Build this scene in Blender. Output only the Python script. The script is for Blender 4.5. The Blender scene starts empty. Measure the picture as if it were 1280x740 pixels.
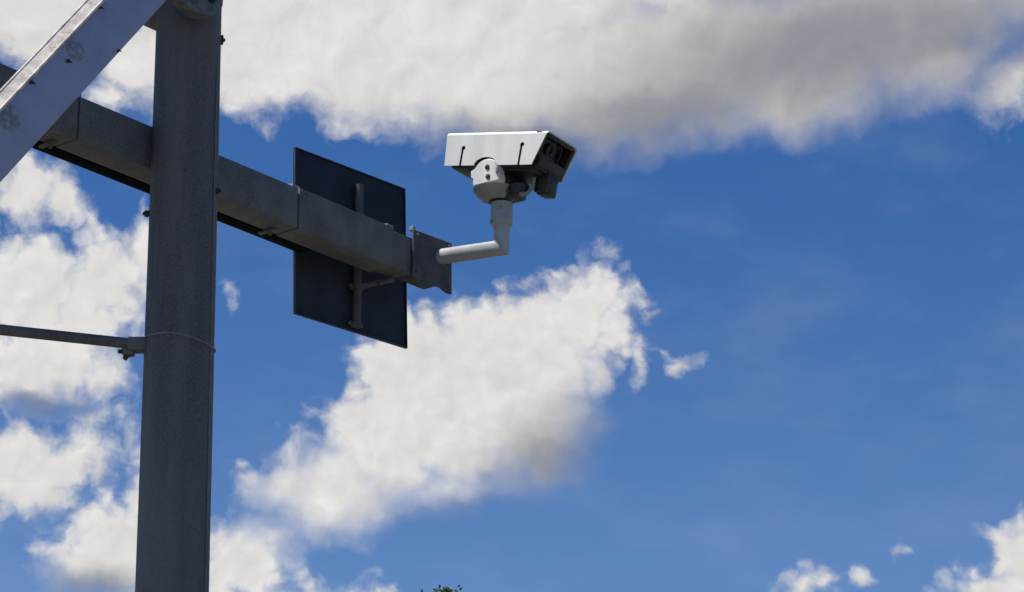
import bpy, bmesh, math, random
from mathutils import Vector, Matrix, noise

random.seed(7)
sc = bpy.context.scene
col = sc.collection
rad = math.radians

# ------------------------------------------------------------------ camera
cam_d = bpy.data.cameras.new("camera")
cam = bpy.data.objects.new("camera", cam_d)
col.objects.link(cam)
cam.location = (0, 0, 1.6)
cam.rotation_euler = (rad(109.0), 0, 0)
cam_d.sensor_width = 36.0
cam_d.lens = 92.8
cam_d.clip_start = 0.1
cam_d.clip_end = 12000
sc.camera = cam

# ------------------------------------------------------------------ light, exposure
SUN_EL, SUN_AZ = 66.5, 252.0          # azimuth clockwise from +Y
sv = Vector((math.sin(rad(SUN_AZ)) * math.cos(rad(SUN_EL)),
             math.cos(rad(SUN_AZ)) * math.cos(rad(SUN_EL)), math.sin(rad(SUN_EL))))
sun_d = bpy.data.lights.new("sun", 'SUN')
sun_d.energy = 5.0
sun_d.angle = rad(0.53)
sun_d.color = (1.0, 0.955, 0.89)
sun = bpy.data.objects.new("sun", sun_d)
col.objects.link(sun)
sun.location = sv * 60
sun.rotation_euler = sv.to_track_quat('Z', 'Y').to_euler()

sc.view_settings.view_transform = 'Standard'
sc.view_settings.look = 'None'
sc.view_settings.exposure = 0.15
sc.view_settings.gamma = 1.0
sc.view_settings.use_curve_mapping = False
sc.render.engine = 'CYCLES'
sc.cycles.use_adaptive_sampling = True
sc.cycles.adaptive_threshold = 0.02
sc.cycles.adaptive_min_samples = 12
sc.cycles.max_bounces = 5

# ------------------------------------------------------------------ sky: Nishita + cumulus at infinity
# cloud masses as ellipses on the sky: (azimuth*cos19, elevation-19, half width, half height, tilt), degrees
SOFT = [(-10.33, 5.65, 2.6, 1.22, 0), (-7.31, 5.17, 1.91, 1.3, 0), (-5.55, 5.6, 2.26, 1.74, 0), (-2.87, 5.34, 2.78, 1.82, 0), (-0.36, 5.02, 2.6, 1.82, 0), (2.14, 4.75, 2.78, 1.65, 0), (4.29, 5.04, 2.95, 1.65, 8), (6.42, 5.04, 2.26, 1.65, 10), (8.58, 5.78, 2.95, 1.48, 12), (11.15, 4.25, 0.8, 0.62, 20), (10.73, 6.47, 2.26, 1.04, 0), (-0.73, 7.93, 12.15, 2.08, 0), (-8.95, 5.5, 1.0, 0.7, 0), (-8.95, 4.0, 0.40, 0.45, 30), (-10.69, 1.96, 0.9, 0.87, -30), (-9.74, 1.77, 0.52, 0.43, -20), (-9.89, -1.49, 1.65, 1.04, 0), (-10.52, -2.04, 1.39, 0.69, 0), (-10.23, -4.07, 1.82, 0.9, 18), (-9.28, -3.43, 0.87, 0.45, 30), (-6.05, 0.05, 0.22, 0.36, 20), (2.72, -1.60, 0.22, 0.62, -20), (3.74, -1.45, 0.44, 0.18, 28), (3.30, -1.2, 0.5, 0.12, -20), (0.6, 6.5, 3.2, 1.2, 0), (9.3, 4.9, 1.6, 1.0, 10), (-8.69, -1.94, 0.52, 0.43, 0)]
CRISP = [(-10.3, -0.15, 1.65, 1.3, 0), (-8.8, 0.2, 1.3, 1.18, 0), (-7.89, 0.67, 0.69, 0.83, 0), (-9.34, -0.78, 1.74, 0.87, 0), (-8.33, -5.69, 1.65, 1.3, 20), (-7.82, -4.31, 0.49, 1.22, -20), (-6.84, -5.81, 1.04, 1.04, 0), (-5.68, -5.95, 1.25, 1.04, 10), (-5.12, -5.34, 0.69, 0.56, 0), (-6.64, -6.83, 2.43, 1.04, 0), (-3.5, -6.56, 1.22, 0.42, 0), (-4.75, -4.05, 1.15, 0.85, 15), (-3.7, -4.25, 1.7, 1.2, 12), (-2.72, -3.14, 1.65, 1.56, 20), (-2.41, -1.67, 1.15, 1.35, -20), (-1.37, -2.26, 1.91, 2.26, 30), (-0.34, -1.91, 1.91, 2.0, 20), (0.34, -2.78, 1.56, 1.48, 20), (0.69, -1.22, 1.56, 1.56, 20), (1.47, -0.35, 1.3, 1.15, 20), (1.90, -0.15, 0.95, 0.95, 40), (2.15, -0.85, 0.65, 0.7, 0), (-0.95, -0.87, 0.87, 0.66, 0), (-1.64, -0.53, 0.42, 0.49, 0), (-1.35, -4.16, 1.39, 0.62, 12), (0.85, -3.64, 0.78, 0.59, 10),  (10.95, -6.85, 1.91, 1.40, 35), (10.50, -5.90, 0.85, 0.78, 30), (9.72, -6.65, 0.95, 0.74, 30), (10.95, -5.35, 0.42, 0.42, 0), (6.05, -6.45, 0.58, 0.50, 60), (7.26, -6.15, 0.30, 0.36, 70), (7.96, -5.7, 0.30, 0.24, 40), (6.65, -6.52, 0.31, 0.21, 0)]
# thick parts of the clouds, where less sunlight gets through
THICK = [(7.31, 5.17, 5.73, 1.75, 8), (3.2, 3.85, 3.82, 1.0, 10), (9.61, 5.37, 2.6, 1.04, 5), (0.3, 3.40, 2.4, 0.55, 0), (1.15, -3.55, 1.7, 1.15, 20), (-0.5, -4.65, 2.0, 0.45, 12), (-8.8, -6.6, 1.3, 0.5, 0), (10.85, -6.95, 0.8, 0.25, 30), (-9.9, -2.6, 1.0, 0.25, 0)]
# parts whose outline is smooth and soft instead of ragged
CALM = [(-3.9, -4.5, 1.7, 0.95, 12), (-1.6, -4.6, 2.2, 0.8, 12), (1.0, -3.5, 1.5, 1.5, 20), (5.0, 3.6, 6.0, 1.0, 8), (0.0, 5.2, 5.0, 1.5, 0)]

BG_STRENGTH = 0.09
world = bpy.data.worlds.new("World")
sc.world = world
world.use_nodes = True
wt = world.node_tree
wt.nodes.clear()


class G:
    """small helper to write node graphs"""
    def __init__(self, tree):
        self.t = tree

    def node(self, typ, **kw):
        n = self.t.nodes.new(typ)
        for k, v in kw.items():
            setattr(n, k, v)
        return n

    def put(self, sock, v):
        if isinstance(v, bpy.types.NodeSocket):
            self.t.links.new(v, sock)
        else:
            sock.default_value = v

    def math(self, op, a, b=0.0, c=0.0, clamp=False):
        n = self.node("ShaderNodeMath", operation=op, use_clamp=clamp)
        for i, v in enumerate((a, b, c)):
            self.put(n.inputs[i], v)
        return n.outputs[0]

    def vmath(self, op, a, b=None, scale=None):
        n = self.node("ShaderNodeVectorMath", operation=op)
        self.put(n.inputs[0], a)
        if b is not None:
            self.put(n.inputs[1], b)
        if scale is not None:
            self.put(n.inputs['Scale'], scale)
        return n.outputs['Value' if op in ('LENGTH', 'DOT_PRODUCT') else 'Vector']

    def noise(self, v, scale, detail=6, rough=0.55, color=False, dims='3D', lac=2.0):
        n = self.node("ShaderNodeTexNoise", noise_dimensions=dims)
        self.put(n.inputs['Vector'], v)
        n.inputs['Scale'].default_value = scale
        n.inputs['Detail'].default_value = detail
        n.inputs['Roughness'].default_value = rough
        n.inputs['Lacunarity'].default_value = lac
        return n.outputs['Color' if color else 0]

    def remap(self, v, a, b, c=0.0, d=1.0, smooth=True):
        n = self.node("ShaderNodeMapRange", interpolation_type='SMOOTHSTEP' if smooth else 'LINEAR')
        self.put(n.inputs[0], v)
        for i, x in enumerate((a, b, c, d)):
            self.put(n.inputs[1 + i], x)
        return n.outputs[0]

    def mix(self, f, a, b):
        n = self.node("ShaderNodeMix", data_type='RGBA')
        self.put(n.inputs[0], f)
        self.put(n.inputs[6], a)
        self.put(n.inputs[7], b)
        return n.outputs[2]

    def after(self, p, prev):
        n = self.node("ShaderNodeVectorMath", operation='MULTIPLY_ADD')
        self.put(n.inputs[0], prev)
        n.inputs[1].default_value = (1e-7, 1e-7, 0)
        self.put(n.inputs[2], p)
        return n.outputs[0]

    def blobs(self, p, items, k, norm=False):
        out = None
        for (x, y, rx, ry, rot) in items:
            m = self.node("ShaderNodeMapping", vector_type='TEXTURE')
            if out is None:
                self.put(m.inputs['Vector'], p)
            else:                       # chained, so that only a few values are alive at a time
                self.put(m.inputs['Vector'], self.after(p, out))
            m.inputs['Location'].default_value = (x, y, 0)
            m.inputs['Rotation'].default_value = (0, 0, rad(rot))
            m.inputs['Scale'].default_value = (rx, ry, 1)
            ln = self.vmath('LENGTH', m.outputs[0])
            r = 1.0 if norm else min(rx, ry)
            d = self.math('MULTIPLY_ADD', ln, -max(r, 0.42), r)
            out = d if out is None else self.math('SMOOTH_MAX', out, d, k)
        return out


def cloud_group():
    """soft and crisp cloud density at P, thickness, and a relief height that is lit from the side"""
    gt = bpy.data.node_groups.new("cloud_density", 'ShaderNodeTree')
    gt.interface.new_socket("P", in_out='INPUT', socket_type='NodeSocketVector')
    for nm in ("soft", "crisp", "thick", "relief", "calm"):
        gt.interface.new_socket(nm, in_out='OUTPUT', socket_type='NodeSocketFloat')
    g = G(gt)
    gi = g.node("NodeGroupInput")
    go = g.node("NodeGroupOutput")
    P = gi.outputs[0]
    w1 = g.vmath('SUBTRACT', g.noise(P, 0.75, 2, 0.5, True, '2D'), (0.5, 0.5, 0.5))
    w2 = g.vmath('SUBTRACT', g.noise(P, 2.6, 4, 0.6, True, '2D'), (0.5, 0.5, 0.5))
    off = g.vmath('ADD', g.vmath('SCALE', w1, scale=0.70), g.vmath('SCALE', w2, scale=0.20))
    q = g.vmath('MULTIPLY', g.vmath('ADD', P, off), (1, 1, 0))
    th = g.blobs(q, THICK, 0.25, True)
    q = g.after(q, th)
    calm = g.math('MAXIMUM', th, g.blobs(q, CALM, 0.25, True))
    q = g.after(q, calm)
    rough = g.math('SUBTRACT', 1.0, g.math('MULTIPLY', g.remap(calm, -0.6, 0.3), 0.72))
    pw = g.vmath('ADD', P, g.vmath('ADD', g.vmath('SCALE', w1, scale=0.5), g.vmath('SCALE', w2, scale=0.30)))
    n1 = g.math('SUBTRACT', g.noise(pw, 1.2, 7, 0.54, False, '2D'), 0.5)
    v = g.node("ShaderNodeTexVoronoi", feature='SMOOTH_F1', voronoi_dimensions='2D')
    g.put(v.inputs['Vector'], pw)
    v.inputs['Scale'].default_value = 2.6
    v.inputs['Smoothness'].default_value = 0.4
    pf = g.math('SUBTRACT', 0.42, v.outputs['Distance'])
    fs = g.math('MULTIPLY_ADD', g.math('MULTIPLY', n1, rough), 1.7, g.blobs(q, SOFT, 0.35))
    q = g.after(q, fs)
    rel = g.math('MULTIPLY', g.math('MULTIPLY_ADD', pf, 0.40, g.math('MULTIPLY', n1, 1.25)), rough)
    fc = g.math('ADD', rel, g.blobs(q, CRISP, 0.25))
    for k, o in enumerate((fs, fc, th, pf, calm)):
        gt.links.new(o, go.inputs[k])
    return gt


g = G(wt)
tc = g.node("ShaderNodeTexCoord")
D = g.vmath('NORMALIZE', tc.outputs['Generated'])
sep = g.node("ShaderNodeSeparateXYZ")
wt.links.new(D, sep.inputs[0])
az = g.math('MULTIPLY', g.math('ARCTAN2', sep.outputs[0], sep.outputs[1]), math.degrees(1) * math.cos(rad(19)))
el = g.math('SUBTRACT', g.math('MULTIPLY', g.math('ARCSINE', sep.outputs[2]), math.degrees(1)), 19.0)
cmb = g.node("ShaderNodeCombineXYZ")
wt.links.new(az, cmb.inputs[0])
wt.links.new(el, cmb.inputs[1])
P = cmb.outputs[0]
grp = cloud_group()


dn = g.node("ShaderNodeGroup")
dn.node_tree = grp
wt.links.new(P, dn.inputs[0])
s0, c0, t0, pf0, calm0 = dn.outputs
# broad relief a little nearer to the sun: the difference lights one flank of every billow
SD = (-0.62, 0.78)                                  # towards the sun, seen on the sky
PW = g.vmath('ADD', P, g.vmath('SCALE', g.vmath('SUBTRACT', g.noise(P, 1.1, 3, 0.5, True, '2D'), (0.5, 0.5, 0.5)), scale=0.9))
r0 = g.noise(PW, 0.62, 5, 0.5, False, '2D')
r1 = g.noise(g.vmath('ADD', g.after(PW, r0), (SD[0] * 0.28, SD[1] * 0.28, 0)), 0.62, 5, 0.5, False, '2D')

# scattered cumulus over the rest of the sky dome
den = g.math('ADD', g.math('MAXIMUM', sep.outputs[2], 0.0), 0.12)
flat = g.vmath('SCALE', D, scale=g.math('DIVIDE', 1.0, den))
rest = g.math('MULTIPLY_ADD', g.noise(flat, 0.9, 6, 0.6), 9.0, -6.0)
box = g.vmath('LENGTH', g.vmath('MULTIPLY', P, (1 / 14.5, 1 / 9.5, 0)))
away = g.remap(box, 1.0, 1.35)
rest = g.math('ADD', rest, g.math('MULTIPLY_ADD', away, 12.0, -12.0))

wide = g.math('MULTIPLY', g.remap(calm0, -0.7, 0.2), 0.36)
a_s = g.remap(s0, g.math('SUBTRACT', -0.36, g.math('MULTIPLY', wide, 0.3)), g.math('ADD', 0.52, g.math('MULTIPLY', wide, 0.6)))
a_c = g.remap(c0, g.math('SUBTRACT', -0.13, g.math('MULTIPLY', wide, 0.5)), g.math('ADD', 0.66, wide))
a_r = g.remap(rest, 0.0, 0.8)
alpha = g.math('MAXIMUM', g.math('MAXIMUM', a_s, a_c), a_r)

grad = g.math('MULTIPLY', g.math('SUBTRACT', r0, r1), g.math('SUBTRACT', 0.46, g.math('MULTIPLY', g.remap(t0, -0.5, 0.5), 0.22)))
billow = g.math('MULTIPLY', pf0, g.math('MULTIPLY', a_c, 0.07))
thick = g.remap(t0, -0.55, 0.95)
edge = g.math('MULTIPLY', g.math('SUBTRACT', 1.0, g.remap(c0, 0.15, 0.9)), g.math('MULTIPLY', a_c, 0.10))
lum = g.math('SUBTRACT', g.math('ADD', 0.77, g.math('ADD', g.math('ADD', grad, billow), edge)), g.math('MULTIPLY', thick, 0.57))
lum = g.math('MAXIMUM', lum, 0.0, clamp=True)
ramp = g.node("ShaderNodeValToRGB")
cr = ramp.color_ramp
cr.elements[0].position = 0.0
cr.elements[0].color = (0.20, 0.215, 0.26, 1)
cr.elements[1].position = 1.0
cr.elements[1].color = (0.93, 0.92, 0.90, 1)
for pos, c in ((0.25, (0.30, 0.305, 0.335, 1)), (0.55, (0.54, 0.525, 0.52, 1)), (0.8, (0.74, 0.72, 0.70, 1))):
    e = cr.elements.new(pos)
    e.color = c
wt.links.new(lum, ramp.inputs[0])
cloud_col = g.vmath('SCALE', ramp.outputs[0], scale=0.92 / BG_STRENGTH)

sky = g.node("ShaderNodeTexSky", sky_type='NISHITA', sun_disc=False)
sky.sun_elevation = rad(SUN_EL)
sky.sun_rotation = rad(SUN_AZ)
sky.altitude = 900
sky.air_density = 1.0
sky.dust_density = 0.3
sky.ozone_density = 3.0
veil = g.math('MULTIPLY', g.remap(g.noise(g.vmath('MULTIPLY', P, (0.5, 1.0, 0)), 0.5, 6, 0.6), 0.42, 0.75), 0.07)
veil = g.math('ADD', veil, g.remap(el, 2.0, -8.0, 0.0, 0.07, False))
hsv = g.node("ShaderNodeHueSaturation")
hsv.inputs['Hue'].default_value = 0.510
hsv.inputs['Saturation'].default_value = 1.31
hsv.inputs['Value'].default_value = 1.0
wt.links.new(sky.outputs[0], hsv.inputs['Color'])
base = g.mix(veil, hsv.outputs[0], g.vmath('SCALE', (0.5, 0.52, 0.58), scale=1.0 / BG_STRENGTH))
final = g.mix(alpha, base, cloud_col)
bg = g.node("ShaderNodeBackground")
wt.links.new(final, bg.inputs[0])
bg.inputs[1].default_value = BG_STRENGTH
wo = g.node("ShaderNodeOutputWorld")
wt.links.new(bg.outputs[0], wo.inputs[0])
world.cycles.sampling_method = 'MANUAL'
world.cycles.sample_map_resolution = 512


# ------------------------------------------------------------------ materials
def material(name, base, rough=0.6, metal=0.0, var=0.25, scale=6.0, tint=None, bump=0.0, bump_scale=40.0,
             streak=False, grain=0.0, spec=0.5):
    m = bpy.data.materials.new(name)
    m.use_nodes = True
    nt = m.node_tree
    b = nt.nodes["Principled BSDF"]
    k = G(nt)
    co = k.node("ShaderNodeTexCoord").outputs['Object']
    v = k.vmath('MULTIPLY', co, (1, 1, 0.12)) if streak else co
    n1 = k.noise(v, scale, 7, 0.6)
    lo = [c * (1 - var) for c in base] + [1]
    hi = [min(1, c * (1 + var)) for c in (tint or base)] + [1]
    c = k.mix(k.remap(n1, 0.3, 0.7), tuple(lo), tuple(hi))
    if grain:
        n2 = k.noise(co, 90, 3, 0.7)
        c = k.mix(k.remap(n2, 0.35, 0.65, 0.0, grain), c, tuple([x * 1.9 for x in base] + [1]))
    nt.links.new(c, b.inputs['Base Color'])
    b.inputs['Roughness'].default_value = rough
    b.inputs['Metallic'].default_value = metal
    b.inputs['Specular IOR Level'].default_value = spec
    if bump:
        bn = k.node("ShaderNodeBump")
        bn.inputs['Strength'].default_value = bump
        bn.inputs['Distance'].default_value = 0.01
        nt.links.new(k.noise(co, bump_scale, 5, 0.6), bn.inputs['Height'])
        nt.links.new(bn.outputs[0], b.inputs['Normal'])
    return m


M = {
    'post': material("weathered_dark_steel", (0.130, 0.126, 0.125), 0.7, 0, 0.34, 4, bump=0.25, streak=True, grain=0.30, spec=0.2),
    'beam': material("galvanised_grey_steel", (0.124, 0.124, 0.124), 0.65, 0, 0.22, 6, bump=0.2, grain=0.35, spec=0.2),
    'plate': material("dark_plate_steel", (0.085, 0.086, 0.092), 0.7, 0, 0.3, 9, bump=0.2, grain=0.3, spec=0.2),
    'tray': material("black_conduit", (0.007, 0.007, 0.009), 0.9, 0, 0.2, 8, spec=0.05),
    'brace': material("sky_tinted_pale_paint", (0.33, 0.38, 0.52), 0.5, 0, 0.12, 4, tint=(0.34, 0.38, 0.49), bump=0.12, spec=0.3),  # blue of the reflected sky is mixed into this colour
    'lip': material("worn_lip_sunlit_tone", (0.56, 0.51, 0.45), 0.6, 0, 0.35, 16, bump=0.2),  # paler and warmer than the web: sunlight on the lip painted in
    'patch': material("grey_stain_disc", (0.27, 0.295, 0.36), 0.8, 0, 0.35, 30, spec=0.1),
    'bolt': material("dark_bolt_steel", (0.05, 0.05, 0.055), 0.45, 0.4, 0.3, 60),
    'lightbolt': material("zinc_steel", (0.34, 0.34, 0.33), 0.45, 0.3, 0.25, 40),
    'gusset': material("gusset_grey_steel", (0.13, 0.135, 0.13), 0.7, 0, 0.35, 18, bump=0.3),
    'panel': material("dark_sign_back", (0.027, 0.035, 0.053), 0.7, 0, 0.2, 5, grain=0.2, spec=0.15),
    'signface': material("sign_face", (0.5, 0.5, 0.5), 0.5),
    'pipe_dark': material("dull_grey_pipe", (0.11, 0.11, 0.11), 0.6, 0, 0.2, 9, spec=0.2),
    'pipe': material("grey_enamel_pipe", (0.42, 0.425, 0.43), 0.5, 0, 0.14, 10, bump=0.1, spec=0.3),
    'white': material("white_enamel", (0.85, 0.84, 0.775), 0.42, 0, 0.09, 11, bump=0.05, streak=True),
    'black': material("black_plastic", (0.018, 0.018, 0.020), 0.5, 0, 0.2, 20),
    'grey': material("dark_grey_casting", (0.032, 0.033, 0.036), 0.5, 0, 0.2, 20),
    'midgrey': material("mid_grey_casting", (0.30, 0.30, 0.29), 0.5, 0, 0.12, 20),
    'cable': material("pale_cable", (0.20, 0.205, 0.21), 0.6, 0, 0.2, 20),
    'bark': material("bark", (0.10, 0.075, 0.055), 0.9, 0, 0.4, 12, bump=0.6, bump_scale=25),
    'ground': material("dry_grass_ground", (0.085, 0.085, 0.060), 0.95, 0, 0.35, 0.35, tint=(0.12, 0.11, 0.085), bump=0.5, bump_scale=6),
    'road': material("asphalt", (0.055, 0.055, 0.057), 0.85, 0, 0.2, 0.8, bump=0.5, bump_scale=60, grain=0.5),
    'kerb': material("kerb_concrete", (0.33, 0.32, 0.30), 0.85, 0, 0.2, 3, bump=0.3),
    'paint': material("white_road_paint", (0.75, 0.75, 0.72), 0.7, 0, 0.12, 4),
}
gm = bpy.data.materials.new("dark_window_glass")
gm.use_nodes = True
gb = gm.node_tree.nodes["Principled BSDF"]
gk = G(gm.node_tree)
gm.node_tree.links.new(gk.mix(gk.noise(gk.node("ShaderNodeTexCoord").outputs['Object'], 9, 3),
                              (0.010, 0.011, 0.014, 1), (0.022, 0.024, 0.03, 1)), gb.inputs['Base Color'])
gb.inputs['Roughness'].default_value = 0.06
M['glass'] = gm
lm = bpy.data.materials.new("leaf_green")
lm.use_nodes = True
lb = lm.node_tree.nodes["Principled BSDF"]
lk = G(lm.node_tree)
lm.node_tree.links.new(lk.mix(lk.remap(lk.noise(lk.node("ShaderNodeTexCoord").outputs['Object'], 2.5, 4), 0.35, 0.65),
                              (0.05, 0.10, 0.025, 1), (0.12, 0.17, 0.06, 1)), lb.inputs['Base Color'])
lb.inputs['Roughness'].default_value = 0.55
lb.inputs['Transmission Weight'].default_value = 0.0
M['leaf'] = lm

# ------------------------------------------------------------------ object helpers
WM = {}


def link(o, parent, wm):
    col.objects.link(o)
    WM[o.name] = wm
    if parent is not None:
        o.parent = parent
        o.matrix_local = WM[parent.name].inverted() @ wm
    else:
        o.matrix_world = wm


def thing(name, label, cat, mat, group=None):
    o = bpy.data.objects.new(name, None)
    o.empty_display_size = 0.2
    link(o, None, mat)
    o["label"] = label
    o["category"] = cat
    if group:
        o["group"] = group
    return o


def part(name, bm, mat, parent, frame=None, sharp=0.6, smooth=True):
    """turn a bmesh written in `frame` coordinates into one mesh object under `parent`"""
    pm = WM[parent.name] if parent is not None else Matrix.Identity(4)
    if frame is not None:
        bmesh.ops.transform(bm, matrix=pm.inverted() @ frame, verts=bm.verts)
    bmesh.ops.recalc_face_normals(bm, faces=bm.faces)
    me = bpy.data.meshes.new(name)
    bm.to_mesh(me)
    bm.free()
    me.materials.append(M[mat])
    if smooth:
        me.polygons.foreach_set("use_smooth", [True] * len(me.polygons))
        me.set_sharp_from_angle(angle=sharp)
    o = bpy.data.objects.new(name, me)
    link(o, parent, pm.copy())
    return o


def add(bm, other):
    me = bpy.data.meshes.new("tmp")
    other.to_mesh(me)
    other.free()
    bm.from_mesh(me)
    bpy.data.meshes.remove(me)


def box(bm, c, s, bev=0.0, rot=None, seg=2):
    t = bmesh.new()
    bmesh.ops.create_cube(t, size=1.0)
    bmesh.ops.scale(t, vec=Vector(s), verts=t.verts)
    if bev:
        bmesh.ops.bevel(t, geom=list(t.edges), offset=bev, segments=seg, affect='EDGES', profile=0.5)
    m = Matrix.Translation(c)
    if rot is not None:
        m = m @ rot.to_4x4()
    bmesh.ops.transform(t, matrix=m, verts=t.verts)
    add(bm, t)


def tube(bm, pts, r, seg=24, closed=False, caps=True):
    """swept round bar with mitred corners; r is one radius or one per point"""
    pts = [Vector(p) for p in pts]
    n = len(pts)
    rs = r if isinstance(r, (list, tuple)) else [r] * n
    dirs = [(pts[(i + 1) % n] - pts[i]).normalized() for i in range(n if closed else n - 1)]
    ref = Vector((0, 0, 1)) if abs(dirs[0].z) < 0.9 else Vector((1, 0, 0))
    u = dirs[0].cross(ref).normalized()
    rings = []
    for i in range(n):
        if closed:
            a, b = dirs[i - 1], dirs[i]
        else:
            a = dirs[max(0, i - 1)]
            b = dirs[min(len(dirs) - 1, i)]
        t = (a + b).normalized()
        u = (u - a * u.dot(a)).normalized()
        v = a.cross(u)
        ring = []
        for k in range(seg):
            w = 2 * math.pi * k / seg
            off = (u * math.cos(w) + v * math.sin(w)) * rs[i]
            off = off - a * (off.dot(t) / a.dot(t))         # onto the mitre plane
            ring.append(bm.verts.new(pts[i] + off))
        u = (u - t * 2 * u.dot(t) + t * u.dot(t)).normalized() if False else u
        rings.append(ring)
    m = n if closed else n - 1
    for i in range(m):
        A, B = rings[i], rings[(i + 1) % n]
        for k in range(seg):
            bm.faces.new((A[k], A[(k + 1) % seg], B[(k + 1) % seg], B[k]))
    if caps and not closed:
        bm.faces.new(rings[0][::-1])
        bm.faces.new(rings[-1])


def lathe(bm, prof, seg=32, m=None):
    """profile of (radius, z) turned round the z axis"""
    t = bmesh.new()
    rings = [[t.verts.new((r * math.cos(2 * math.pi * k / seg), r * math.sin(2 * math.pi * k / seg), z))
              for k in range(seg)] for r, z in prof]
    for a, b in zip(rings, rings[1:]):
        for k in range(seg):
            t.faces.new((a[k], a[(k + 1) % seg], b[(k + 1) % seg], b[k]))
    t.faces.new(rings[0][::-1])
    t.faces.new(rings[-1])
    if m is not None:
        bmesh.ops.transform(t, matrix=m, verts=t.verts)
    add(bm, t)


def plate(bm, outline, y0, y1, bev=0.0):
    """outline in x,z given depth from y0 to y1"""
    t = bmesh.new()
    f = t.faces.new([t.verts.new((x, y0, z)) for x, z in outline])
    r = bmesh.ops.extrude_face_region(t, geom=[f])
    bmesh.ops.translate(t, vec=(0, y1 - y0, 0), verts=[v for v in r['geom'] if isinstance(v, bmesh.types.BMVert)])
    if bev:
        bmesh.ops.bevel(t, geom=list(t.edges), offset=bev, segments=1, affect='EDGES')
    add(bm, t)


def hexbolt(bm, c, axis, r=0.012, h=0.012):
    q = Vector(axis).to_track_quat('Z', 'Y').to_matrix().to_4x4()
    lathe(bm, [(r * 1.5, 0), (r * 1.5, h * .25), (r, h * .25), (r, h), (r * .8, h * 1.12)], 6, Matrix.Translation(c) @ q)


def structure(name, bm, mat):
    o = part(name, bm, mat, None)
    o["kind"] = "structure"
    return o


# ------------------------------------------------------------------ setting: ground, road
bm = bmesh.new()
bmesh.ops.create_grid(bm, x_segments=8, y_segments=8, size=5000)
structure("ground", bm, 'ground')
bm = bmesh.new()
box(bm, (0, 20.0, -0.046), (1200, 8.4, 0.1))
structure("road", bm, 'road')
for y in (15.72, 24.28):
    bm = bmesh.new()
    box(bm, (0, y, 0.05), (1200, 0.156, 0.16), 0.012)
    structure("kerb", bm, 'kerb')
bm = bmesh.new()
for i in range(-40, 41):
    box(bm, (i * 8.0, 20.0, 0.006), (3.0, 0.12, 0.004))
for y in (16.2, 23.8):
    box(bm, (0, y, 0.006), (1200, 0.12, 0.004))
structure("road_marking", bm, 'paint')

# ------------------------------------------------------------------ gantry  (local axes: x along the arm, -y towards the road side seen, z up)
O = Vector((-1.5055, 11.3462, 0.0))
GA = rad(51.7)
GM = Matrix.Translation(O) @ Matrix.Rotation(GA, 4, 'Z')
gantry = thing("gantry", "dark steel gantry with thick round post, boxed arm and pale bolted diagonal brace", "gantry", GM)
WF = Matrix.Translation(O)                              # unrotated frame at the post's foot


def lean(z):
    return -0.0128 * (z - 5.5)


def post_r(z):
    return 0.1565 - 0.0032 * (z - 5.5)


bm = bmesh.new()
zs = [0.02, 2.0, 4.0, 5.0, 6.0, 7.0, 7.75]
tube(bm, [(lean(z), 0, z) for z in zs], [post_r(z) for z in zs], 48)
post = part("post", bm, 'post', gantry, WF)
bm = bmesh.new()
box(bm, (lean(0), 0, 0.012), (0.56, 0.56, 0.024), 0.004)
part("base_plate", bm, 'post', post, WF)
for sx in (-1, 1):
    for sy in (-1, 1):
        bm = bmesh.new()
        hexbolt(bm, (lean(0) + .22 * sx, .22 * sy, .024), (0, 0, 1), .02, .03)
        part("anchor_bolt", bm, 'bolt', post, WF)

# the far leg of the gantry, out of the picture on the left
bm = bmesh.new()
tube(bm, [(-2.95, 0.1, 0.0), (-2.95, 0.1, 7.75)], 0.15, 40)
part("post", bm, 'post', gantry, GM)

# wire band with a small twist, tilted
bm = bmesh.new()
pts = []
zc = 5.272
for k in range(40):
    w = 2 * math.pi * k / 40
    r = post_r(zc) + 0.004
    pts.append((lean(zc) + r * math.cos(w), r * math.sin(w), zc - 0.022 * math.cos(w) + 0.004 * math.sin(3 * w)))
tube(bm, pts, 0.0045, 8, closed=True)
part("wire_band", bm, 'cable', gantry, WF)

# thin cable running down the right side of the post
bm = bmesh.new()
pts = []
for i in range(26):
    z = 6.62 - i * 0.10
    w = rad(-22)
    r = post_r(z) + 0.004
    pts.append((lean(z) + r * math.cos(w) + 0.0015 * math.sin(i * 1.9), r * math.sin(w), z))
tube(bm, pts, 0.0026, 8)
part("cable", bm, 'cable', gantry, WF)

# lugs and bolts on the post
for (z, w, sx) in ((6.79, 8, 0.014), (5.90, 186, 0.026), (6.01, -8, 0.016)):
    bm = bmesh.new()
    a = rad(w)
    r = post_r(z)
    R = Matrix.Rotation(a, 3, 'Z')
    c = Vector((lean(z), 0, z)) + R @ Vector((r + sx * .3, 0, 0))
    box(bm, c, (sx, 0.02, 0.028 if z < 6.5 else 0.045), 0.003, R)
    hexbolt(bm, c + R @ Vector((sx * .5, 0, 0)), R @ Vector((1, 0, 0)), 0.008, 0.008)
    part("lug", bm, 'bolt', gantry, WF)

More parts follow.
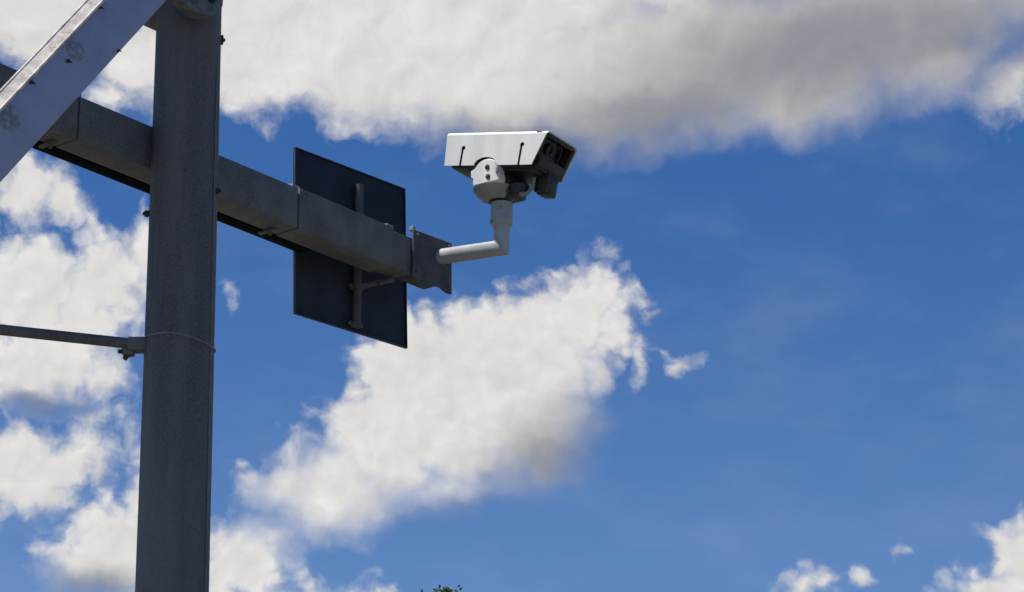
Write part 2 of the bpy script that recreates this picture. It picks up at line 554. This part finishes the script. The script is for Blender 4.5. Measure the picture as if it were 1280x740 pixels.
# boxed lower arm: a run of sections with open seams
ARM_N, ARM_F, ZB, ZT = 0.125, 0.277, 6.127, 6.337     # local y of near and far face, bottom, top
secs = [(-2.85, -1.542, 0), (-1.534, -0.565, 0), (-0.557, 0.89, 0), (0.898, 1.601, 0.003), (1.609, 1.769, -0.008)]
arm = None
for i, (x0, x1, gr) in enumerate(secs):
    bm = bmesh.new()
    box(bm, ((x0 + x1) / 2, (ARM_N + ARM_F) / 2, (ZB + ZT) / 2),
        (x1 - x0, ARM_F - ARM_N + 2 * gr, ZT - ZB + 2 * gr), 0.006)
    o = part("arm" if arm is None else "arm_section", bm, 'beam', gantry if arm is None else arm, GM)
    arm = arm or o
bm = bmesh.new()                                        # inner core closing the seams
box(bm, (-0.55, (ARM_N + ARM_F) / 2, (ZB + ZT) / 2), (4.5, 0.128, 0.187))
part("arm_core", bm, 'tray', arm, GM)
for x in (0.894, 1.605, -0.561):                         # small flange tabs over the seams
    bm = bmesh.new()
    box(bm, (x, ARM_N + 0.035, ZT + 0.012), (0.05, 0.03, 0.022), 0.003)
    hexbolt(bm, (x - .03, ARM_N + 0.035, ZT + 0.012), (-1, 0, 0), 0.008, 0.012)
    part("flange_tab", bm, 'lightbolt', arm, GM)
for x in (0.816, -0.619):                                 # saddle clips holding the conduit
    bm = bmesh.new()
    box(bm, (x, ARM_F - 0.018, ZB - 0.009), (0.026, 0.10, 0.012), 0.003)
    hexbolt(bm, (x, ARM_F - 0.038, ZB - 0.015), (0, 0, -1), 0.010, 0.016)
    part("saddle_clip", bm, 'beam', arm, GM)

# black conduit beside the arm
bm = bmesh.new()
box(bm, (-0.773, 0.326, 6.157), (3.9, 0.092, 0.062), 0.012)
part("conduit", bm, 'tray', gantry, GM)

# upper arm, running from the post towards the sun side
bm = bmesh.new()
box(bm, (-1.30, 0.216, 7.035), (3.1, 0.18, 0.21), 0.008)
part("upper_arm", bm, 'post', gantry, GM)

# unseen panel added on the post's head, above the picture, to shade the post
SHADE_M = Matrix.Translation((lean(7.75), 0, 7.78)) @ Matrix.Rotation(rad(90 - SUN_AZ), 4, 'Z')
bm = bmesh.new()
box(bm, (1.10, 0, 0.27), (2.60, 0.80, 0.035), 0.004, Matrix.Rotation(rad(8), 3, 'Y'))
shade_panel = part("added_shade_panel", bm, 'glass', gantry, WF @ SHADE_M)
bm = bmesh.new()
tube(bm, [(0, 0, -0.05), (0, 0, 0.39)], 0.05, 16)
box(bm, (0.30, 0, 0.335), (0.9, 0.06, 0.04), 0.004, Matrix.Rotation(rad(8), 3, 'Y'))
part("added_shade_mount", bm, 'post', shade_panel, WF @ SHADE_M)

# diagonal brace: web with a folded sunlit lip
BA = math.atan(1.305)
bx = Vector((math.cos(BA), 0, math.sin(BA)))            # up the brace
bz = Vector((-math.sin(BA), 0, math.cos(BA)))           # across the web
base = Vector((-1.312, -0.26, 5.591))                   # a point of its lower edge
BW = 0.212
BF = GM @ Matrix.Translation(base) @ Matrix((
    (bx.x, 0, bz.x, 0), (0, 1, 0, 0), (bx.z, 0, bz.z, 0), (0, 0, 0, 1)))
L0, L1 = -2.85, 2.05
bm = bmesh.new()
box(bm, ((L0 + L1) / 2, 0.005, BW / 2), (L1 - L0, 0.010, BW), 0.002)
brace = part("brace", bm, 'brace', gantry, BF)
bm = bmesh.new()                                        # the lip leans back from the web's upper edge
t = bmesh.new()
prof = [(0.000, BW - 0.004), (0.040, BW + 0.036), (0.036, BW + 0.044), (-0.006, BW + 0.004)]
A = [t.verts.new((L0, y, z)) for y, z in prof]
B = [t.verts.new((L1, y, z)) for y, z in prof]
for k in range(4):
    t.faces.new((A[k], A[(k + 1) % 4], B[(k + 1) % 4], B[k]))
t.faces.new(A[::-1])
t.faces.new(B)
add(bm, t)
tube(bm, [(L0, -0.003, BW + 0.003), (L1, -0.003, BW + 0.003)], 0.0075, 10)
tube(bm, [(L0, 0.040, BW + 0.042), (L1, 0.040, BW + 0.042)], 0.0075, 10)
part("lip", bm, 'lip', brace, BF)


def on_brace(x, z):                                     # gantry x,z -> brace x,z
    v = Vector((x, 0, z)) - Vector((base.x, 0, base.z))
    return v.dot(bx), v.dot(bz)


for (x, z, r) in ((-0.946, 6.322, 0.052), (-1.285, 5.89, 0.062)):
    u, v = on_brace(x, z)
    bm = bmesh.new()
    q = Matrix.Translation((u, 0.0, v)) @ Matrix.Rotation(rad(90), 4, 'X')
    lathe(bm, [(r, -0.001), (r, 0.0006), (r * .9, 0.0012)], 28, q)
    part("patch_disc", bm, 'patch', brace, BF)
for (x, z, s) in ((-0.818, 6.570, .9), (-0.985, 6.255, 1.0), (-1.180, 6.088, 1.0), (-0.697, 6.405, .8)):
    u, v = on_brace(x, z)
    bm = bmesh.new()
    hexbolt(bm, (u, -0.001, v), (0, -1, 0), 0.006 * s, 0.010 * s)
    tube(bm, [(u - .016 * s, -0.004, v + .004), (u, -0.006, v), (u + .012 * s, -0.004, v - .016 * s)], 0.003 * s, 6)
    part("bolt", bm, 'bolt', brace, BF)

bm = bmesh.new()                                        # foot of the brace on the far leg
box(bm, (-2.93, -0.13, 3.50), (0.16, 0.25, 0.20), 0.006)
part("foot_bracket", bm, 'beam', brace, GM)

# rounded gusset plate joining brace and post
bm = bmesh.new()
out = []
for k in range(0, 25):
    w = rad(180 + 180 * k / 24)
    out.append((-0.200 + 0.160 * math.cos(w), 6.890 + 0.112 * math.sin(w)))
out += [(-0.04, 7.45), (-0.34, 7.30)]
plate(bm, out, -0.240, -0.170, 0.004)
gus = part("gusset_plate", bm, 'gusset', gantry, GM)
for (x, z) in ((-0.12, 6.88), (-0.24, 6.95), (-0.08, 7.02)):
    bm = bmesh.new()
    hexbolt(bm, (x, -0.240, z), (0, -1, 0), 0.018, 0.016)
    part("bolt", bm, 'bolt', gus, GM)

# ------------------------------------------------------------------ stay rod on the left
rd = Vector((-math.cos(rad(20)), -math.sin(rad(20)), 0))
RB = Vector((O.x - 0.20, O.y - 0.03, 5.268))
RM = Matrix.Translation(RB)
stay = thing("stay_rod", "thin dark steel rod clamped to the left side of the thick round post", "rod", RM)
bm = bmesh.new()
tube(bm, [rd * -0.03, rd * 2.6], 0.0245, 20)
part("rod", bm, 'post', stay, RM)
bm = bmesh.new()
box(bm, (0.022, 0.0, -0.006), (0.09, 0.07, 0.062), 0.006)
box(bm, (-0.020, 0.0, -0.040), (0.05, 0.05, 0.030), 0.004)
clamp = part("clamp", bm, 'post', stay, RM)
bm = bmesh.new()
hexbolt(bm, (-0.026, 0, -0.052), (-0.5, 0, -1), 0.012, 0.022)
hexbolt(bm, (-0.044, 0, -0.036), (-1, 0, 0), 0.010, 0.022)
part("bolt", bm, 'bolt', clamp, RM)

# ------------------------------------------------------------------ road sign seen from the back
SM = GM @ Matrix.Translation((1.605, 0.412, 6.285)) @ Matrix.Rotation(rad(-2.3), 4, 'Y')
sign = thing("road_sign", "square road sign seen from its plain dark back, hung behind the arm", "sign", SM)
bm = bmesh.new()
box(bm, (0, 0.004, 0), (0.859, 0.006, 0.884), 0.0015)
panel = part("panel", bm, 'panel', sign, SM)
bm = bmesh.new()
for sx in (-1, 1):
    box(bm, (sx * 0.430, 0.0, 0), (0.008, 0.016, 0.892), 0.002)
for sz in (-1, 1):
    box(bm, (0, 0.0, sz * 0.442), (0.852, 0.016, 0.008), 0.002)
part("rim", bm, 'black', panel, SM)
bm = bmesh.new()
tube(bm, [(0.020, -0.030, -0.42), (0.020, -0.030, 0.355)], 0.0235, 20)
part("mounting_pipe", bm, 'pipe_dark', sign, GM @ Matrix.Translation((1.605, 0.412, 6.285)))
for z in (0.19, -0.215, -0.415):
    bm = bmesh.new()
    box(bm, (0.020, -0.024, z), (0.066, 0.046, 0.022), 0.004)
    hexbolt(bm, (-0.018, -0.026, z), (-1, 0, 0), 0.009, 0.02)
    part("pipe_clamp", bm, 'pipe_dark', sign, GM @ Matrix.Translation((1.605, 0.412, 6.285)))
bm = bmesh.new()
tube(bm, [(1.636, 0.376, 6.075), (1.692, 0.31, 6.101), (1.739, 0.228, 6.115)], 0.014, 10)
hexbolt(bm, (1.692, 0.294, 6.101), (0, -1, -.4), 0.012, 0.02)
part("arm_bracket", bm, 'beam', sign, GM)

# ------------------------------------------------------------------ bent pipe bracket on the arm's end
S = Vector((-0.3758, 12.9617, 6.2794))
KM = Matrix.Translation(S) @ Matrix.Rotation(GA, 4, 'Z')
bracket = thing("pipe_bracket", "pale grey bent pipe on a dark bolted plate at the arm's end", "pipe bracket", KM)
bm = bmesh.new()
out = [(1.751, 6.369), (2.058, 6.38), (2.061, 6.097), (2.021, 6.094), (1.959, 6.111), (1.831, 6.085), (1.751, 6.115)]
plate(bm, out, ARM_N - 0.016, ARM_N - 0.002, 0.003)
box(bm, (1.898, 0.203, 6.232), (0.25, 0.138, 0.175), 0.006)
pl = part("mounting_plate", bm, 'plate', bracket, GM)
for (x, z) in ((1.774, 6.342), (1.774, 6.142), (2.031, 6.352), (2.031, 6.126)):
    bm = bmesh.new()
    hexbolt(bm, (x, ARM_N - 0.016, z), (0, -1, 0), 0.009, 0.012)
    part("bolt", bm, 'beam', pl, GM)
bm = bmesh.new()
box(bm, (1.767, ARM_N + 0.01, 6.38), (0.022, 0.03, 0.026), 0.004)
part("clip", bm, 'lightbolt', pl, GM)
pd = Vector((math.cos(rad(30)), -math.sin(rad(30)), 0))
E0 = S + pd * 0.372 + Vector((0, 0, -0.018))
E1 = Vector((E0.x, E0.y, 6.43))
SF = Matrix.Identity(4)
bm = bmesh.new()
tube(bm, [S - pd * 0.004, E0, E1], 0.0415, 32)
part("bent_pipe", bm, 'pipe', bracket, SF)
bm = bmesh.new()
lathe(bm, [(0.050, -0.112), (0.057, -0.106), (0.057, 0.012)], 36, Matrix.Translation((E0.x, E0.y, 6.492)))
sl = part("sleeve", bm, 'pipe', bracket, SF)
bm = bmesh.new()
q = Matrix.Rotation(rad(-95), 3, 'Z')
c = Vector((E0.x, E0.y, 6.465)) + q @ Vector((0.056, 0, 0))
hexbolt(bm, c, q @ Vector((1, 0, 0)), 0.007, 0.008)
part("bolt", bm, 'lightbolt', sl, SF)
bm = bmesh.new()
hexbolt(bm, Vector((E0.x, E0.y, 6.393)) + Matrix.Rotation(rad(-150), 3, 'Z') @ Vector((0.056, 0, 0)),
        Matrix.Rotation(rad(-150), 3, 'Z') @ Vector((1, 0, 0)), 0.008, 0.01)
part("bolt", bm, 'lightbolt', sl, SF)

# ------------------------------------------------------------------ traffic camera
T = Vector((E0.x, E0.y, 6.5155))
CM = Matrix.Translation(T) @ Matrix.Rotation(rad(-32.2), 4, 'Z')     # x = pointing direction, y = away from us
tcam = thing("traffic_camera", "white hooded traffic camera with dark front window on a swivel head", "camera", CM)

HB = Vector((pd.x * 0.04, pd.y * 0.04, 0.136 + 0.010))
HM = Matrix.Translation(T + HB) @ Matrix.Rotation(rad(-32.2), 4, 'Z') @ Matrix.Rotation(rad(11.3), 4, 'Y')
L, W, H, V, RE = 0.610, 0.303, 0.1835, 0.067, 0.018
x0, x1 = -L / 2, L / 2
CH = 0.016                                              # folded corner of the hood


def slot(xc, top, wd=0.0068, hr=0.0125):
    """an open keyhole slot rising from the lower edge, walked from rear to front"""
    p = [(xc - wd, 0.0), (xc - wd, top - hr)]
    for k in range(0, 9):
        w = rad(200 - 220 * k / 8)
        p.append((xc + 0.003 + hr * math.cos(w), top - hr * .4 + hr * 1.2 * math.sin(w)))
    p += [(xc + wd, top - hr), (xc + wd, 0.0)]
    return p


def side_outline():
    o = [(x0, 0.0)]
    o += slot(-0.206, 0.098)
    o += [(-0.118, 0.0)]
    for k in range(0, 13):
        w = rad(172 - 164 * k / 12)
        o.append((-0.047 + 0.072 * math.cos(w), 0.045 * math.sin(w)))
    o += [(0.024, 0.0)]
    o += slot(0.158, 0.112)
    o += [(x1 - V, 0.0), (x1 - 0.006, H - CH), (x0 - RE + 0.002, H - CH)]
    return o


bm = bmesh.new()
plate(bm, side_outline(), -W / 2, -W / 2 + 0.004)
plate(bm, [(x0, 0), (x1 - V, 0), (x1 - 0.006, H - CH), (x0 - RE + .002, H - CH)], W / 2 - 0.004, W / 2)
t = bmesh.new()                                         # folded corners and roof, 4 mm thick
prof = [(-W / 2, H - CH), (-W / 2 + CH, H), (W / 2 - CH, H), (W / 2, H - CH)]
inn = [(-W / 2 + 0.004, H - CH), (-W / 2 + CH + .0015, H - 0.004), (W / 2 - CH - .0015, H - 0.004), (W / 2 - 0.004, H - CH)]
ring = prof + inn[::-1]
xe = lambda z, s: (x0 - RE * ((z - 0) / H)) if s else (x1 - V * (1 - z / H))
A = [t.verts.new((xe(z, 1), y, z)) for y, z in ring]
B = [t.verts.new((xe(z, 0), y, z)) for y, z in ring]
n = len(ring)
for k in range(n):
    t.faces.new((A[k], A[(k + 1) % n], B[(k + 1) % n], B[k]))
for q4 in (A, B):
    for k in range(3):
        t.faces.new((q4[k], q4[k + 1], q4[n - 2 - k], q4[n - 1 - k]))
add(bm, t)
hood = part("sunshield", bm, 'white', tcam, HM, 0.35)

bm = bmesh.new()                                        # the camera body inside the hood
box(bm, (-0.025, 0.0, 0.075), (0.50, W - 0.036, 0.170), 0.012)
box(bm, (0.02, 0.0, -0.006), (0.40, W - 0.07, 0.03), 0.008)
body = part("housing", bm, 'black', tcam, HM)
sl_ang = math.atan2(V, H)
FM = HM @ Matrix.Translation((x1 - V - 0.006, 0, 0.0)) @ Matrix.Rotation(sl_ang, 4, 'Y')   # front plane leans forward
fh = math.hypot(V, H)
bm = bmesh.new()                                        # dark front frame
for s in (-1, 1):
    box(bm, (-0.03, s * (W / 2 - 0.017), fh / 2 - 0.006), (0.06, 0.024, fh - 0.020), 0.004)
box(bm, (-0.03, 0, fh - 0.018), (0.06, W - 0.06, 0.020), 0.004)
box(bm, (-0.02, 0, 0.034), (0.06, W - 0.06, 0.072), 0.004)
fr = part("front_frame", bm, 'black', tcam, FM)
bm = bmesh.new()
box(bm, (0.013, 0.0, 0.036), (0.010, W - 0.075, 0.040), 0.003)
part("lower_strip", bm, 'grey', fr, FM)
bm = bmesh.new()
box(bm, (-0.045, 0, 0.120), (0.006, W - 0.060, 0.100))
part("window_glass", bm, 'glass', fr, FM)
bm = bmesh.new()
lathe(bm, [(0.028, 0.0), (0.028, 0.016), (0.022, 0.018), (0.020, 0.010), (0.005, 0.008)], 28,
      FM.inverted() @ FM @ Matrix.Translation((-0.044, -0.02, 0.120)) @ Matrix.Rotation(rad(90), 4, 'Y'))
part("lens", bm, 'black', tcam, FM)
bm = bmesh.new()                                        # wiper arm over the window
tube(bm, [(-0.030, 0.085, 0.085), (-0.028, 0.075, 0.15), (-0.028, 0.05, 0.165)], 0.005, 8)
part("wiper", bm, 'black', fr, FM)

bm = bmesh.new()                                        # infrared lamp hanging below the front
box(bm, (0.208, 0.070, -0.046), (0.072, 0.088, 0.112), 0.010)
lamp = part("infrared_lamp", bm, 'black', tcam, HM)
bm = bmesh.new()
box(bm, (0.210, 0.014, -0.042), (0.078, 0.014, 0.105), 0.004)
part("lamp_bracket", bm, 'grey', lamp, HM)

# swivel head
bm = bmesh.new()
box(bm, (0.020, 0.015, 0.075), (0.15, 0.18, 0.12), 0.02)
lathe(bm, [(0.058, -0.006), (0.064, 0.002), (0.088, 0.022), (0.104, 0.048), (0.104, 0.060)], 40,
      Matrix.Translation((-0.004, -0.012, 0)))
head = part("swivel_head", bm, 'grey', tcam, CM)
bm = bmesh.new()
lathe(bm, [(0.062, -0.004), (0.070, 0.004), (0.090, 0.022), (0.107, 0.046), (0.109, 0.056)], 40,
      Matrix.Translation((-0.018, -0.050, 0)))
part("head_base", bm, 'midgrey', head, CM)
bm = bmesh.new()                                        # white ear with a round top
out = [(-0.078, 0.052), (0.082, 0.052), (0.086, 0.085), (0.080, 0.10), (0.080, 0.138), (0.062, 0.142)]
for k in range(1, 12):
    w = rad(10 + 160 * k / 12)
    out.append((0.004 + 0.066 * math.cos(w), 0.138 + 0.046 * math.sin(w)))
out += [(-0.070, 0.142), (-0.090, 0.138), (-0.090, 0.098), (-0.076, 0.09)]
plate(bm, out, -0.158, -0.095, 0.004)
ear = part("side_cover", bm, 'white', head, CM)
for (x, z) in ((0.012, 0.138), (0.016, 0.085)):
    bm = bmesh.new()
    hexbolt(bm, (x, -0.158, z), (0, -1, 0), 0.010, 0.006)
    box(bm, (x + 0.009, -0.159, z - 0.004), (0.008, 0.006, 0.024), 0.002)
    part("screw", bm, 'bolt', ear, CM)
bm = bmesh.new()
box(bm, (0.074, -0.160, 0.115), (0.016, 0.012, 0.05), 0.004)
part("latch", bm, 'midgrey', ear, CM)
bm = bmesh.new()
tube(bm, [(0.12, -0.03, 0.035), (0.145, -0.035, 0.005), (0.175, -0.03, 0.000), (0.200, -0.02, 0.030), (0.205, -0.01, 0.09)], 0.011, 12)
part("cable_loop", bm, 'midgrey', tcam, CM)
bm = bmesh.new()
lathe(bm, [(0.02, -0.03), (0.05, -0.02), (0.055, 0.02), (0.03, 0.04)], 24, Matrix.Translation((0.12, -0.02, 0.035)))
part("tilt_motor", bm, 'grey', head, CM)

# ------------------------------------------------------------------ tree whose tip shows at the bottom edge
TX, TY, TZ = -1.08, 42.0, 11.07
TM = Matrix.Translation((TX + 0.4, TY, 0))
tree = thing("tree", "green tree far behind the gantry, only its leafy tip showing", "tree", TM)
rng = random.Random(11)
bm = bmesh.new()
trunk_pts = [(0, 0, 0), (0.08, 0.05, 1.6), (-0.05, 0.0, 3.4), (-0.12, 0.05, 5.4), (-0.22, 0, 7.4), (-0.33, 0, 9.2), (-0.40, 0, TZ - 0.12)]
tube(bm, trunk_pts, [0.24, 0.19, 0.165, 0.13, 0.09, 0.05, 0.012], 12)
tips = [(Vector((-0.40, 0, TZ - 0.07)), 0.10), (Vector((-0.47, 0, TZ - 0.14)), 0.15), (Vector((-0.30, 0.05, TZ - 0.14)), 0.15),
        (Vector((-0.40, 0, TZ - 0.28)), 0.19), (Vector((-0.76, 0.02, TZ - 0.145)), 0.07), (Vector((-0.70, 0.0, TZ - 0.30)), 0.15)]
tube(bm, [(-0.33, 0, 9.2), (-0.55, 0, TZ - 0.6), (-0.76, 0.02, TZ - 0.14)], [0.03, 0.014, 0.005], 6)
for i in range(46):
    z0 = 2.6 + 7.6 * (i / 46.0)
    f = min(5, max(1, int((z0 + 0.3) / 1.9)))
    st = Vector((trunk_pts[f][0] * .8, 0, z0))
    w = i * 2.399 + rng.uniform(-.3, .3)
    ln = 2.9 * (1 - ((z0 - 3.4) / 8.4) ** 2 * 0.86) * rng.uniform(.75, 1.1)
    ln = max(0.35, ln)
    mid = st + Vector((math.cos(w) * ln * .5, math.sin(w) * ln * .5, ln * .30))
    end = st + Vector((math.cos(w) * ln, math.sin(w) * ln, ln * .42))
    if end.z > TZ - 0.9:
        end.z = TZ - 0.9
    tube(bm, [st, mid, end], [0.055 * (1 - z0 / 14), 0.03, 0.01], 6)
    for k in range(4):
        tips.append((st.lerp(end, 0.4 + .2 * k) + Vector([rng.uniform(-.25, .25) for _ in range(3)]), rng.uniform(.35, .6)))
part("trunk", bm, 'bark', tree)
verts, faces = [], []
for (c, r) in tips:
    for k in range(int(60 if r < .2 else 60)):
        v = Vector((rng.gauss(0, .5), rng.gauss(0, .5), rng.gauss(0, .42))) * r
        p = c + v
        if p.z > (TZ if r < 0.2 else TZ - 0.4):
            continue
        ax = Vector((rng.gauss(0, 1), rng.gauss(0, 1), rng.gauss(0, .7) - .2)).normalized()
        sd = ax.cross(Vector((rng.gauss(0, 1), rng.gauss(0, 1), rng.gauss(0, 1)))).normalized()
        nn = ax.cross(sd)
        l_, w_ = rng.uniform(.07, .12) * (.7 if r < .2 else 1), rng.uniform(.026, .04) * (.8 if r < .2 else 1)
        b = len(verts)
        verts += [p, p + ax * l_ * .5 + sd * w_ + nn * .008, p + ax * l_ - nn * .012, p + ax * l_ * .5 - sd * w_ + nn * .008]
        faces += [(b, b + 1, b + 2), (b, b + 2, b + 3)]
me = bpy.data.meshes.new("crown")
me.from_pydata([tuple(v) for v in verts], [], faces)
me.materials.append(M['leaf'])
crown = bpy.data.objects.new("crown", me)
link(crown, tree, TM.copy())
